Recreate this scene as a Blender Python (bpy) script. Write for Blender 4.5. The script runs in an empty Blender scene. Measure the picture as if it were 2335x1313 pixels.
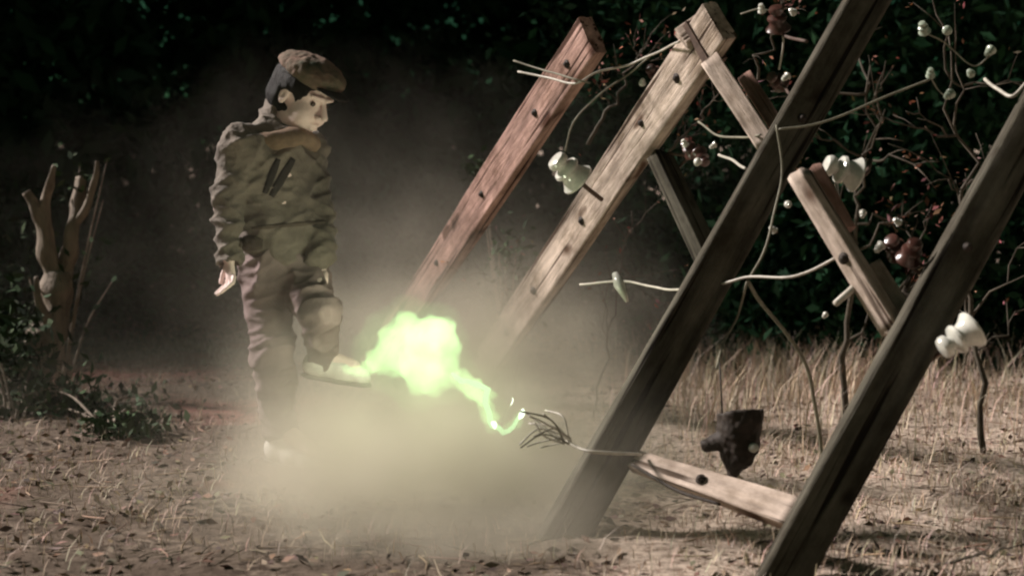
import bpy, bmesh, math, random
import numpy as np
from mathutils import Vector, Matrix, noise as mnoise
from mathutils.bvhtree import BVHTree
random.seed(7); RNG = np.random.default_rng(7)
R = math.radians
sc = bpy.context.scene
C = sc.collection

# ------------------------------------------------------------------ camera
CAMH = 0.81; LENS = 50.0; PITCH = math.atan((656.5-500)/3243.0)
cam_d = bpy.data.cameras.new('camera'); cam = bpy.data.objects.new('camera', cam_d); C.objects.link(cam)
cam_d.lens = LENS; cam_d.sensor_width = 36; cam_d.clip_start = 0.05; cam_d.clip_end = 1000
cam.location = (0, 0, CAMH); cam.rotation_euler = (math.pi/2-PITCH, 0, 0)
cam_d.dof.use_dof = True; cam_d.dof.focus_distance = 4.3; cam_d.dof.aperture_fstop = 2.8
sc.camera = cam
# ------------------------------------------------------------------ sky, sun, exposure
SUN_L = Vector((-0.76, 0.24, 0.56)).normalized()      # towards the light
w = bpy.data.worlds.new('World'); sc.world = w; w.use_nodes = True
nt = w.node_tree; bg = nt.nodes['Background']
sky = nt.nodes.new('ShaderNodeTexSky'); sky.sky_type = 'NISHITA'; sky.sun_disc = False
sky.sun_elevation = math.asin(SUN_L.z); sky.sun_rotation = math.atan2(SUN_L.x, SUN_L.y)
tint = nt.nodes.new('ShaderNodeMix'); tint.data_type = 'RGBA'; tint.blend_type = 'MULTIPLY'; tint.inputs[0].default_value = 1.0
tint.inputs[7].default_value = (0.42, 1.0, 0.45, 1); nt.links.new(sky.outputs[0], tint.inputs[6])      # greenish night sky
nt.links.new(tint.outputs[2], bg.inputs[0]); bg.inputs[1].default_value = 0.009
sun_d = bpy.data.lights.new('sun', 'SUN'); sun = bpy.data.objects.new('sun', sun_d); C.objects.link(sun)
sun_d.energy = 4.7; sun_d.angle = R(9.0); sun_d.color = (1.0, 0.90, 0.85)
sun.rotation_euler = SUN_L.to_track_quat('Z', 'Y').to_euler()
vs = sc.view_settings; vs.view_transform = 'Standard'; vs.look = 'None'; vs.exposure = 0.65; vs.gamma = 1.0
sc.cycles.use_denoising = True
sc.cycles.max_bounces = 4; sc.cycles.diffuse_bounces = 2; sc.cycles.volume_bounces = 2
sc.cycles.transparent_max_bounces = 8
sc.cycles.volume_step_rate = 8.0; sc.cycles.volume_max_steps = 128
sc.cycles.caustics_reflective = False; sc.cycles.caustics_refractive = False
sc.cycles.sample_clamp_indirect = 4.0
sc.cycles.filter_width = 2.2

# ------------------------------------------------------------------ helpers
F = 2335*LENS/36
def P(px, py, d):
    """point at world depth d (metres along Y) seen at photo pixel px,py"""
    x = (px-1167.5)/F; y = -(py-656.5)/F
    fw = Vector((0, math.cos(PITCH), -math.sin(PITCH))); up = Vector((0, math.sin(PITCH), math.cos(PITCH)))
    r = Vector((1, 0, 0))*x+up*y+fw
    return Vector((0, 0, CAMH))+r*(d/r.y)
def G(px, py, z=0.0):
    x = (px-1167.5)/F; y = -(py-656.5)/F
    fw = Vector((0, math.cos(PITCH), -math.sin(PITCH))); up = Vector((0, math.sin(PITCH), math.cos(PITCH)))
    r = Vector((1, 0, 0))*x+up*y+fw
    return Vector((0, 0, CAMH))+r*((z-CAMH)/r.z)

def mat(name, base, rough=0.8, spec=0.3, var=0.35, scale=6.0, stretch=(1, 1, 1), dark=None, bump=0.3, bscale=40.0,
        coat=0.0, coord='Object', attr=None, detail=6.0, sheen=0.0, trans=0.0, sss=0.0):
    m = bpy.data.materials.new(name); m.use_nodes = True
    n = m.node_tree.nodes; l = m.node_tree.links; b = n['Principled BSDF']
    b.inputs['Roughness'].default_value = rough; b.inputs['Specular IOR Level'].default_value = spec
    b.inputs['Coat Weight'].default_value = coat; b.inputs['Sheen Weight'].default_value = sheen
    b.inputs['Subsurface Weight'].default_value = sss
    tc = n.new('ShaderNodeTexCoord'); mp = n.new('ShaderNodeMapping'); mp.inputs['Scale'].default_value = stretch
    l.new(tc.outputs[coord], mp.inputs[0])
    nz = n.new('ShaderNodeTexNoise'); nz.inputs['Scale'].default_value = scale; nz.inputs['Detail'].default_value = detail
    nz.inputs['Roughness'].default_value = 0.65; l.new(mp.outputs[0], nz.inputs[0])
    rp = n.new('ShaderNodeValToRGB'); d = dark or tuple(c*(1-var) for c in base)
    rp.color_ramp.elements[0].position = 0.32; rp.color_ramp.elements[1].position = 0.68
    rp.color_ramp.elements[0].color = (*d, 1); rp.color_ramp.elements[1].color = (*[min(1, c*(1+var*0.5)) for c in base], 1)
    l.new(nz.outputs[0], rp.inputs[0]); col = rp.outputs[0]
    if attr:
        at = n.new('ShaderNodeAttribute'); at.attribute_name = attr
        mx = n.new('ShaderNodeMix'); mx.data_type = 'RGBA'; mx.blend_type = 'MULTIPLY'; mx.inputs[0].default_value = 1
        l.new(col, mx.inputs[6]); l.new(at.outputs[0], mx.inputs[7]); col = mx.outputs[2]
    l.new(col, b.inputs['Base Color'])
    if bump:
        n2 = n.new('ShaderNodeTexNoise'); n2.inputs['Scale'].default_value = bscale; n2.inputs['Detail'].default_value = 5
        l.new(mp.outputs[0], n2.inputs[0])
        bp = n.new('ShaderNodeBump'); bp.inputs['Strength'].default_value = bump; bp.inputs['Distance'].default_value = 0.01
        l.new(n2.outputs[0], bp.inputs['Height']); l.new(bp.outputs[0], b.inputs['Normal'])
    return m

def link_mesh(name, me, m=None, parent=None):
    o = bpy.data.objects.new(name, me); C.objects.link(o)
    if m: me.materials.append(m)
    if parent: o.parent = parent
    return o
def mesh_from(name, V, Fc, m=None, parent=None, smooth=True):
    me = bpy.data.meshes.new(name); me.from_pydata([tuple(v) for v in V], [], [tuple(f) for f in Fc]); me.update()
    if smooth: me.polygons.foreach_set('use_smooth', [True]*len(me.polygons))
    return link_mesh(name, me, m, parent)
def big_mesh(name, V, Q, m, col=None, parent=None):
    """V (n,3) array, Q (m,4) quads"""
    me = bpy.data.meshes.new(name); V = np.asarray(V, np.float32); Q = np.asarray(Q, np.int32)
    me.vertices.add(len(V)); me.vertices.foreach_set('co', V.ravel())
    k = Q.shape[1]
    me.loops.add(Q.size); me.loops.foreach_set('vertex_index', Q.ravel())
    me.polygons.add(len(Q)); me.polygons.foreach_set('loop_start', np.arange(0, Q.size, k, dtype=np.int32))
    me.polygons.foreach_set('loop_total', np.full(len(Q), k, np.int32))
    me.update(calc_edges=True)
    if col is not None:
        a = me.color_attributes.new('col', 'FLOAT_COLOR', 'POINT')
        a.data.foreach_set('color', np.asarray(col, np.float32).ravel())
    return link_mesh(name, me, m, parent)
def tag(o, label=None, cat=None, group=None, kind=None):
    if label: o['label'] = label
    if cat: o['category'] = cat
    if group: o['group'] = group
    if kind: o['kind'] = kind
    return o
def empty(name, loc, label=None, cat=None, group=None):
    o = bpy.data.objects.new(name, None); C.objects.link(o); o.location = loc; o.empty_display_size = 0.1
    return tag(o, label, cat, group)
def frame(u, nhint):
    u = u.normalized(); n = (nhint-u*nhint.dot(u)).normalized(); s = n.cross(u)
    return s, n, u
def M4(s, n, u, loc):
    return Matrix(((s.x, n.x, u.x, loc.x), (s.y, n.y, u.y, loc.y), (s.z, n.z, u.z, loc.z), (0, 0, 0, 1)))

def catmull(pts, k=8):
    pts = [Vector(p) for p in pts]; q = [pts[0]*2-pts[1]]+pts+[pts[-1]*2-pts[-2]]; out = []
    for i in range(1, len(q)-2):
        a, b, c, d = q[i-1], q[i], q[i+1], q[i+2]
        for j in range(k):
            t = j/k
            out.append(0.5*((2*b)+(c-a)*t+(2*a-5*b+4*c-d)*t*t+(3*b-a-3*c+d)*t**3))
    out.append(pts[-1]); return out
def tube_vf(pts, rad, n=8, V=None, Fc=None, jitter=0.0):
    V = [] if V is None else V; Fc = [] if Fc is None else Fc
    pts = [Vector(p) for p in pts]; base = len(V); prev = None
    for i, p in enumerate(pts):
        t = (pts[min(i+1, len(pts)-1)]-pts[max(i-1, 0)]).normalized()
        if prev is None: prev = t.orthogonal().normalized()
        prev = (prev-t*prev.dot(t)).normalized(); b = t.cross(prev)
        r = rad[i] if hasattr(rad, '__len__') else rad
        for j in range(n):
            a = 2*math.pi*j/n; rr = r*(1+jitter*mnoise.noise(p*9+Vector((a, 0, 0))))
            V.append(p+(prev*math.cos(a)+b*math.sin(a))*rr)
    for i in range(len(pts)-1):
        for j in range(n):
            a = base+i*n+j; b_ = base+i*n+(j+1) % n
            Fc.append((a, b_, b_+n, a+n))
    Fc.append(tuple(base+j for j in range(n))[::-1]); Fc.append(tuple(base+(len(pts)-1)*n+j for j in range(n)))
    return V, Fc
def tube(name, pts, rad, m, parent=None, n=8, jitter=0.0):
    V, Fc = tube_vf(pts, rad, n, jitter=jitter); return mesh_from(name, V, Fc, m, parent)
def lathe(name, prof, m, parent=None, n=28, mtx=None):
    V = []; Fc = []
    for r, z in prof:
        for j in range(n):
            a = 2*math.pi*j/n; V.append(Vector((r*math.cos(a), r*math.sin(a), z)))
    for i in range(len(prof)-1):
        for j in range(n):
            a = i*n+j; b = i*n+(j+1) % n; Fc.append((a, b, b+n, a+n))
    Fc.append(tuple(range(n))[::-1]); Fc.append(tuple((len(prof)-1)*n+j for j in range(n)))
    o = mesh_from(name, V, Fc, m, parent)
    if mtx is not None: o.matrix_local = mtx
    return o

# ------------------------------------------------------------------ signed-distance modelling (bodies, cloth, flame)
class SDF:
    def __init__(s, lo, hi, res):
        s.lo = np.array(lo, float); s.res = res
        s.n = np.ceil((np.array(hi, float)-s.lo)/res).astype(int)+1
        s.D = np.full(s.n, 0.5, np.float32)
    def win(s, lo, hi):
        a = np.maximum(((np.array(lo)-s.lo)/s.res).astype(int), 0); b = np.minimum(((np.array(hi)-s.lo)/s.res).astype(int)+2, s.n)
        if (b <= a).any(): return None
        ax = [s.lo[i]+s.res*np.arange(a[i], b[i]) for i in range(3)]
        X = np.meshgrid(*ax, indexing='ij')
        return (slice(a[0], b[0]), slice(a[1], b[1]), slice(a[2], b[2])), np.stack(X, -1)
    def comb(s, sl, d, k, sub):
        a = s.D[sl]
        if sub:
            d = -d
            if k <= 0: s.D[sl] = np.maximum(a, d); return
            h = np.maximum(k-np.abs(a-d), 0)/k; s.D[sl] = np.maximum(a, d)+h*h*k*0.25
        else:
            if k <= 0: s.D[sl] = np.minimum(a, d); return
            h = np.maximum(k-np.abs(a-d), 0)/k; s.D[sl] = np.minimum(a, d)-h*h*k*0.25
    def cone(s, a, b, ra, rb, k=0.02, sub=False, flat=None):
        a = np.array(a); b = np.array(b); mg = max(ra, rb)+k+0.06
        w_ = s.win(np.minimum(a, b)-mg, np.maximum(a, b)+mg)
        if w_ is None: return
        sl, X = w_; ba = b-a; pa = X-a
        if flat is not None:      # squash factor along a direction
            dr, f = np.array(flat[0]), flat[1]; dr = dr/np.linalg.norm(dr)
            pa = pa+(pa@dr)[..., None]*dr*(1/f-1); ba = ba+(ba@dr)*dr*(1/f-1)
        t = np.clip((pa@ba)/(ba@ba), 0, 1)
        d = np.linalg.norm(pa-t[..., None]*ba, axis=-1)-(ra+(rb-ra)*t)
        s.comb(sl, d.astype(np.float32), k, sub)
    def ell(s, c, r, A=None, k=0.02, sub=False):
        c = np.array(c); r = np.array(r, float); A = np.eye(3) if A is None else np.array(A)
        mg = r.max()+k+0.06; w_ = s.win(c-mg, c+mg)
        if w_ is None: return
        sl, X = w_; q = (X-c)@A.T/r
        k0 = np.linalg.norm(q, axis=-1)+1e-9; k1 = np.linalg.norm(q/r, axis=-1)+1e-9
        d = np.minimum(k0*(k0-1)/k1, (k0-1)*r.min()*3)
        s.comb(sl, np.where(k0 < 1, (k0-1)*r.min(), d).astype(np.float32), k, sub)
    def plane(s, p, nrm, k=0.0):
        """keep the side the normal points away from"""
        sl, X = s.win(s.lo-1, s.lo+s.n*s.res+1); nrm = np.array(nrm)/np.linalg.norm(nrm)
        s.D = np.maximum(s.D, ((X-np.array(p))@nrm).astype(np.float32))
    def mesh(s):
        D = s.D; n = s.n
        D[0], D[-1] = 1, 1; D[:, 0], D[:, -1] = 1, 1; D[:, :, 0], D[:, :, -1] = 1, 1
        S = D < 0
        c = [S[i:n[0]-1+i, j:n[1]-1+j, k:n[2]-1+k] for i in (0, 1) for j in (0, 1) for k in (0, 1)]
        cnt = sum(x.astype(np.int8) for x in c); act = (cnt > 0) & (cnt < 8)
        I = np.argwhere(act); idx = np.full(act.shape, -1, np.int32); idx[act] = np.arange(len(I))
        pos = np.zeros((len(I), 3)); num = np.zeros(len(I))
        offs = [(i, j, k) for i in (0, 1) for j in (0, 1) for k in (0, 1)]
        for o1 in offs:
            for ax in range(3):
                if o1[ax] == 0:
                    o2 = list(o1); o2[ax] = 1
                    d1 = D[I[:, 0]+o1[0], I[:, 1]+o1[1], I[:, 2]+o1[2]]; d2 = D[I[:, 0]+o2[0], I[:, 1]+o2[1], I[:, 2]+o2[2]]
                    x = (d1 < 0) != (d2 < 0); t = np.where(x, d1/np.where(x, d1-d2, 1), 0)
                    p = np.array(o1)[None]+np.eye(3)[ax][None]*t[:, None]
                    pos += np.where(x[:, None], p, 0); num += x
        V = s.lo+(I+pos/num[:, None])*s.res; Q = []
        for ax in range(3):
            a1, a2 = (ax+1) % 3, (ax+2) % 3
            sh = [slice(None)]*3; sh2 = [slice(None)]*3
            sh[ax] = slice(0, n[ax]-1); sh2[ax] = slice(1, n[ax])
            x = S[tuple(sh)] != S[tuple(sh2)]; E = np.argwhere(x)
            E = E[(E[:, a1] > 0) & (E[:, a2] > 0) & (E[:, a1] < n[a1]-1) & (E[:, a2] < n[a2]-1)]
            e1 = np.eye(3, dtype=int)[a1]; e2 = np.eye(3, dtype=int)[a2]
            g = lambda e: idx[e[:, 0], e[:, 1], e[:, 2]]
            q = np.stack([g(E-e1-e2), g(E-e2), g(E), g(E-e1)], 1)
            inside = S[E[:, 0], E[:, 1], E[:, 2]]; q[~inside] = q[~inside][:, ::-1]
            Q.append(q)
        Q = np.concatenate(Q); return V, Q[(Q >= 0).all(1)]
def smooth_obj(o): o.data.polygons.foreach_set('use_smooth', [True]*len(o.data.polygons)); return o
def displace(o, fn):
    me = o.data; me.update(); nr = [v.normal.copy() for v in me.vertices]
    for v, n_ in zip(me.vertices, nr): v.co += n_*fn(v.co)
    me.update()

# ------------------------------------------------------------------ materials
M = {}
def wood_mat(name, base, seed):
    m = mat(name, base, var=0.5, scale=3.0, stretch=(9, 9, 0.9), bump=0, detail=9, rough=0.9, spec=0.15)
    n = m.node_tree.nodes; l = m.node_tree.links; b = n['Principled BSDF']; mp = [x for x in n if x.type == 'MAPPING'][0]
    tc = [x for x in n if x.type == 'TEX_COORD'][0]; mp.inputs['Location'].default_value = (seed, seed*0.7, seed*1.3)
    base_sock = b.inputs['Base Color'].links[0].from_socket
    def nz(scale, stretch, det=6, rough=0.6):
        q = n.new('ShaderNodeMapping'); q.inputs['Scale'].default_value = stretch; q.inputs['Location'].default_value = (seed*2.1, seed, seed*0.3)
        l.new(tc.outputs['Object'], q.inputs[0]); x = n.new('ShaderNodeTexNoise'); x.inputs['Scale'].default_value = scale
        x.inputs['Detail'].default_value = det; x.inputs['Roughness'].default_value = rough; l.new(q.outputs[0], x.inputs[0]); return x.outputs[0]
    def ramp(f, p0, c0, p1, c1):
        r = n.new('ShaderNodeValToRGB'); e = r.color_ramp.elements; e[0].position = p0; e[1].position = p1
        e[0].color = (*c0, 1); e[1].color = (*c1, 1); l.new(f, r.inputs[0]); return r.outputs[0]
    def mul(a_, b_):
        x = n.new('ShaderNodeMix'); x.data_type = 'RGBA'; x.blend_type = 'MULTIPLY'; x.inputs[0].default_value = 1
        l.new(a_, x.inputs[6]); l.new(b_, x.inputs[7]); return x.outputs[2]
    crack_n = nz(2.0, (26, 26, 0.7), 3, 0.5)
    crack = ramp(crack_n, 0.36, (0.16, 0.13, 0.11), 0.43, (1, 1, 1))
    dirt = ramp(nz(6.0, (1, 1, 0.6), 7, 0.7), 0.36, (0.45, 0.41, 0.36), 0.60, (1.15, 1.12, 1.1))
    knot = ramp(nz(5.0, (2, 2, 1.1), 2, 0.4), 0.27, (0.25, 0.18, 0.14), 0.35, (1, 1, 1))
    l.new(mul(mul(mul(base_sock, crack), dirt), knot), b.inputs['Base Color'])
    bp = n.new('ShaderNodeBump'); bp.inputs['Strength'].default_value = 0.9; bp.inputs['Distance'].default_value = 0.008
    ad = n.new('ShaderNodeMath'); ad.operation = 'MULTIPLY'; l.new(crack, ad.inputs[0]); l.new(nz(8, (9, 9, 0.9), 8, 0.7), ad.inputs[1])
    l.new(ad.outputs[0], bp.inputs['Height']); l.new(bp.outputs[0], b.inputs['Normal'])
    return m
M['wood'] = wood_mat('weathered_grey_wood', (0.56, 0.475, 0.41), 1.3)
M['wood_red'] = wood_mat('weathered_reddish_wood', (0.44, 0.29, 0.25), 4.1)
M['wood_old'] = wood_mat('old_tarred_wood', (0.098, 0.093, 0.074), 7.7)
M['iron'] = mat('rusty_iron', (0.10, 0.065, 0.05), rough=0.7, var=0.5, scale=40, bump=0.3)
M['hole'] = mat('bolt_iron', (0.035, 0.026, 0.02), rough=0.7, var=0.4, scale=60, bump=0.2)
M['ceramic'] = mat('white_glazed_porcelain', (0.64, 0.64, 0.57), rough=0.16, spec=0.6, var=0.35, scale=20, bump=0.05, coat=0.5)
M['brown_glaze'] = mat('brown_glazed_porcelain', (0.075, 0.032, 0.024), rough=0.28, spec=0.6, var=0.6, scale=30, bump=0.1, coat=0.2)
M['green_glass'] = mat('pale_green_glass', (0.34, 0.40, 0.31), rough=0.25, spec=0.6, var=0.4, scale=40, bump=0.05, coat=0.3)
M['wire'] = mat('bare_wire', (0.48, 0.45, 0.38), rough=0.45, spec=0.5, var=0.3, scale=30, bump=0.1)
M['wire_dark'] = mat('dull_wire', (0.20, 0.19, 0.14), rough=0.6, var=0.4, scale=30, bump=0.1)
M['bark'] = mat('grey_brown_bark', (0.27, 0.22, 0.17), var=0.5, scale=5, stretch=(4, 4, 1), bump=0.8, bscale=25)
M['leaf'] = mat('dark_leaf', (0.05, 0.08, 0.04), rough=0.8, spec=0.1, var=0.4, scale=3, bump=0, attr='col')
M['wood_leaf'] = mat('woodland_leaf', (0.024, 0.060, 0.032), rough=1.0, spec=0.0, var=0.4, scale=0.4, bump=0, attr='col')
M['twig'] = mat('dead_twig', (0.075, 0.062, 0.045), var=0.5, scale=10, bump=0.3)
M['dry_leaf'] = mat('dry_reddish_leaf', (0.20, 0.10, 0.07), rough=0.8, spec=0.2, var=0.5, scale=6, bump=0, attr='col')
M['straw'] = mat('dry_straw', (0.62, 0.50, 0.39), rough=0.8, var=0.3, scale=2, bump=0, attr='col')
M['litter'] = mat('leaf_litter', (0.20, 0.145, 0.105), rough=0.85, var=0.35, scale=5, bump=0, attr='col')
M['skin'] = mat('skin', (0.90, 0.71, 0.66), rough=0.5, spec=0.35, var=0.1, scale=20, bump=0.05, sss=0.0)
M['jacket'] = mat('olive_canvas_jacket', (0.185, 0.155, 0.125), rough=0.85, var=0.6, scale=5, bump=0.4, bscale=90, sheen=0.1)
M['collar'] = mat('brown_jacket_lining', (0.22, 0.15, 0.10), rough=0.9, var=0.35, scale=20, bump=0.3, bscale=90)
M['trim'] = mat('dark_brown_trim', (0.085, 0.065, 0.05), rough=0.9, var=0.4, scale=20, bump=0.3, bscale=90)
M['trouser'] = mat('brown_trousers', (0.22, 0.165, 0.155), rough=0.9, var=0.25, scale=8, bump=0.25, bscale=140)
M['stripe'] = mat('black_stripe_cloth', (0.02, 0.017, 0.014), rough=0.9, var=0.3, scale=20, bump=0.2)
M['cap'] = mat('mottled_cap_cloth', (0.20, 0.125, 0.095), rough=0.9, var=0.6, scale=14, dark=(0.06, 0.07, 0.045), bump=0.3, bscale=90)
M['cap_dark'] = mat('dark_cap_band', (0.03, 0.028, 0.024), rough=0.8, var=0.3, scale=20, bump=0.2)
M['hair'] = mat('black_hair', (0.012, 0.011, 0.009), rough=0.6, spec=0.25, var=0.5, scale=10, stretch=(8, 8, 1), bump=0.9, bscale=60)
M['shoe'] = mat('pale_canvas_shoe', (0.78, 0.76, 0.70), rough=0.7, var=0.2, scale=25, bump=0.2)
M['sole'] = mat('grey_rubber_sole', (0.16, 0.15, 0.13), rough=0.7, var=0.3, scale=25, bump=0.1)
M['eye'] = mat('eye', (0.06, 0.04, 0.03), rough=0.1, spec=0.6, var=0.2, scale=20, bump=0)

# ground material: earth, straw tones, reddish patches
def ground_mat():
    m = bpy.data.materials.new('dry_earth'); m.use_nodes = True
    n = m.node_tree.nodes; l = m.node_tree.links; b = n['Principled BSDF']; b.inputs['Roughness'].default_value = 0.95
    b.inputs['Specular IOR Level'].default_value = 0.1
    tc = n.new('ShaderNodeTexCoord')
    def nz(s, det=8, rough=0.6):
        x = n.new('ShaderNodeTexNoise'); x.inputs['Scale'].default_value = s; x.inputs['Detail'].default_value = det
        x.inputs['Roughness'].default_value = rough; l.new(tc.outputs['Object'], x.inputs[0]); return x.outputs[0]
    def ramp(f, p0, c0, p1, c1):
        r = n.new('ShaderNodeValToRGB'); e = r.color_ramp.elements; e[0].position = p0; e[1].position = p1
        e[0].color = (*c0, 1); e[1].color = (*c1, 1); l.new(f, r.inputs[0]); return r.outputs[0]
    def mix(f, a, b_, mode='MIX'):
        x = n.new('ShaderNodeMix'); x.data_type = 'RGBA'; x.blend_type = mode
        l.new(f, x.inputs[0]); l.new(a, x.inputs[6]); l.new(b_, x.inputs[7]); return x.outputs[2]
    c1 = ramp(nz(2.2), 0.35, (0.095, 0.069, 0.052), 0.66, (0.19, 0.15, 0.117))
    c2 = ramp(nz(28, 4), 0.4, (0.055, 0.04, 0.03), 0.62, (0.32, 0.255, 0.20))
    f2 = ramp(nz(5), 0.42, (0.15,)*3, 0.62, (0.75,)*3)
    c = mix(f2, c1, c2)
    red = ramp(nz(0.9, 3), 0.5, (0.30, 0.21, 0.155), 0.62, (0.32, 0.14, 0.11))
    fr = ramp(nz(0.9, 3), 0.55, (0,)*3, 0.66, (0.5,)*3)
    c = mix(fr, c, red)
    for gx, gy, rx in ((400, 840, 0.9), (620, 930, 0.5)):          # reddish patches of ground behind the figure
        g_ = G(gx, gy); vs_ = n.new('ShaderNodeVectorMath'); vs_.operation = 'SUBTRACT'; l.new(tc.outputs['Object'], vs_.inputs[0]); vs_.inputs[1].default_value = g_
        vl = n.new('ShaderNodeVectorMath'); vl.operation = 'LENGTH'; sc_ = n.new('ShaderNodeVectorMath'); sc_.operation = 'SCALE'; sc_.inputs['Scale'].default_value = 0.5/rx; l.new(vs_.outputs[0], sc_.inputs[0]); l.new(sc_.outputs[0], vl.inputs[0]); dd = n.new('ShaderNodeMath'); dd.operation = 'MULTIPLY_ADD'
        l.new(nz(3, 4), dd.inputs[0]); dd.inputs[1].default_value = 0.8; l.new(vl.outputs['Value'], dd.inputs[2])
        c = mix(ramp(dd.outputs[0], 0.62, (0.9,)*3, 0.95, (0,)*3), c, ramp(nz(9, 5), 0.4, (0.24, 0.10, 0.085), 0.6, (0.38, 0.165, 0.14)))
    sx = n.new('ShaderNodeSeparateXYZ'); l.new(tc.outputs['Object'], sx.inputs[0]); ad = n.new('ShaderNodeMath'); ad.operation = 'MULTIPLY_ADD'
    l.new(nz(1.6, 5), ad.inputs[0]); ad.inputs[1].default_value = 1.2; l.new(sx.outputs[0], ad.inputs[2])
    lightened_thatch = ramp(nz(30, 6, 0.75), 0.36, (0.26, 0.19, 0.145), 0.56, (0.70, 0.58, 0.475))  # pale straw at right also makes up in colour for the smoke's shadow
    c = mix(ramp(ad.outputs[0], 0.62, (0,)*3, 0.9, (0.9,)*3), c, lightened_thatch); l.new(c, b.inputs['Base Color'])
    bp = n.new('ShaderNodeBump'); bp.inputs['Strength'].default_value = 0.9; bp.inputs['Distance'].default_value = 0.03
    l.new(nz(22, 8, 0.7), bp.inputs['Height']); l.new(bp.outputs[0], b.inputs['Normal'])
    return m
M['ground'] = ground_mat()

# ------------------------------------------------------------------ ground
def gz(x, y):
    v = Vector((x, y, 0))
    h = 0.035*mnoise.noise(v*0.9)+0.02*mnoise.noise(v*2.7+Vector((3, 1, 0)))+0.010*mnoise.noise(v*8)
    h += 0.06*max(0, min(1, (x-0.9)/1.5))*max(0, min(1, (y-4.2)/2.0))
    h += max(0, y-22)*0.06
    return h*min(1, 1.0)
def make_ground():
    xs = np.concatenate([-np.geomspace(200, 4.2, 26), np.linspace(-4, 4, 170), np.geomspace(4.2, 200, 26)])
    ys = np.concatenate([-np.geomspace(60, 1, 10), np.linspace(0, 2, 12)[1:], np.linspace(2.05, 11, 200), np.geomspace(11.2, 260, 30)])
    X, Y = np.meshgrid(xs, ys, indexing='ij'); Z = np.array([[gz(x, y) for y in ys] for x in xs])
    nx, ny = X.shape; V = np.stack([X, Y, Z], -1).reshape(-1, 3)
    i, j = np.meshgrid(np.arange(nx-1), np.arange(ny-1), indexing='ij'); a = (i*ny+j).ravel()
    Q = np.stack([a, a+ny, a+ny+1, a+1], 1)
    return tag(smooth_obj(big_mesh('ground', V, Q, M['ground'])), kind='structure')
ground = make_ground()

# ------------------------------------------------------------------ leaf clouds
def leaf_quads(Pts, size, rng, flat=0.0):
    n = len(Pts); a = rng.normal(size=(n, 3)); a[:, 2] *= (1-flat); a /= np.linalg.norm(a, axis=1, keepdims=True)
    b = rng.normal(size=(n, 3)); b[:, 2] *= (1-flat); b -= a*(a*b).sum(1, keepdims=True); b /= np.linalg.norm(b, axis=1, keepdims=True)
    s = size*rng.uniform(0.6, 1.3, (n, 1)); Pts = np.asarray(Pts)
    nrm = np.cross(a, b)
    V = np.stack([Pts-a*s, Pts-b*s*0.42+nrm*s*0.12, Pts+a*s, Pts+b*s*0.42+nrm*s*0.12], 1).reshape(-1, 3)
    Q = np.arange(4*n).reshape(n, 4); return V, Q
def vary(n, rng, lo=0.5, hi=1.4, tint=0.12, per=4):
    k = rng.uniform(lo, hi, (n, 1)); t = 1+rng.uniform(-tint, tint, (n, 3)); c = np.concatenate([k*t, np.ones((n, 1))], 1)
    return np.repeat(c, per, 0)

# dark wood behind the clearing: one dense mass of foliage, running on to the left of the picture
def woodland():
    rng = np.random.default_rng(3); pts = []; near = []
    for _ in range(640):
        x = rng.uniform(-26, 9); y0 = 10.6+0.9*mnoise.noise(Vector((x*0.5, 2, 0)))-1.4*max(0, min(1, (x-0.6)/1.2))
        y = y0+rng.uniform(0, 1)**1.3*8; 
        if x < -9: y -= 0.5
        z = rng.uniform(0.0, 8.5); r = rng.uniform(0.6, 1.3)
        k = 330; d = rng.normal(size=(k, 3)); d /= np.linalg.norm(d, axis=1, keepdims=True)
        d *= rng.uniform(0.45, 1, (k, 1))**0.5*r; q = d+np.array([x, y+r*0.6, z]); q[:, 2] = np.abs(q[:, 2])+0.03
        pts.append(q)
    for _ in range(260):                       # extra clumps, mostly out of view at left, added to shade the wood
        x = rng.uniform(-17, -3.8); y = rng.uniform(11.0, 15.5); z = rng.uniform(1.5, 9.5); r = rng.uniform(0.7, 1.3); k = 260
        d = rng.normal(size=(k, 3)); d /= np.linalg.norm(d, axis=1, keepdims=True); d *= rng.uniform(0.45, 1, (k, 1))**0.5*r
        pts.append(d+np.array([x, y, z]))
    # low undergrowth along the edge
    for _ in range(150):
        x = rng.uniform(-9, 8); y = 9.6-2.3*max(0, min(1, (x-0.6)/1.2))+0.9*mnoise.noise(Vector((x*0.5, 2, 0)))+rng.uniform(-0.3, 0.8)
        k = 200; q = rng.normal(size=(k, 3))*np.array([0.35, 0.3, 0.28])+np.array([x, y+.4, 0.25]); q[:, 2] = np.abs(q[:, 2])+0.02
        near.append(np.concatenate([q, q+rng.normal(size=q.shape)*0.12]))
    for _ in range(170):                       # small-leaved thicket close behind the bank at right
        x = rng.uniform(0.4, 4.5); y = 8.2-0.9*max(0, min(1, (x-0.6)/1.2))+rng.uniform(-0.2, 0.5); z = rng.uniform(0.1, 3.4); k = 170
        q = rng.normal(size=(k, 3))*np.array([0.26, 0.16, 0.26])+np.array([x, y, z]); q[:, 2] = np.abs(q[:, 2])+0.02; near.append(q)
    q = np.stack([rng.uniform(-14, 12, 30000), rng.uniform(17.5, 20.5, 30000), rng.uniform(0, 11, 30000)], 1); pts.append(q)
    pts.append(np.stack([rng.uniform(-11, 11, 30000), rng.uniform(14, 17.5, 30000), rng.uniform(0, 6, 30000)], 1))
    near = np.concatenate(near); pts = np.concatenate(pts); V, Q = leaf_quads(pts, 0.12, rng); V2, Q2 = leaf_quads(near, 0.042, rng)
    V = np.concatenate([V, V2]); Q = np.concatenate([Q, Q2+len(pts)*4]); pts = np.concatenate([pts, near])
    tag(big_mesh('woodland', V, Q, M['wood_leaf'], vary(len(pts), rng, 0.5, 1.3)), 'dark mass of trees and undergrowth behind the clearing', 'woodland', kind='stuff')
woodland()

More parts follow.
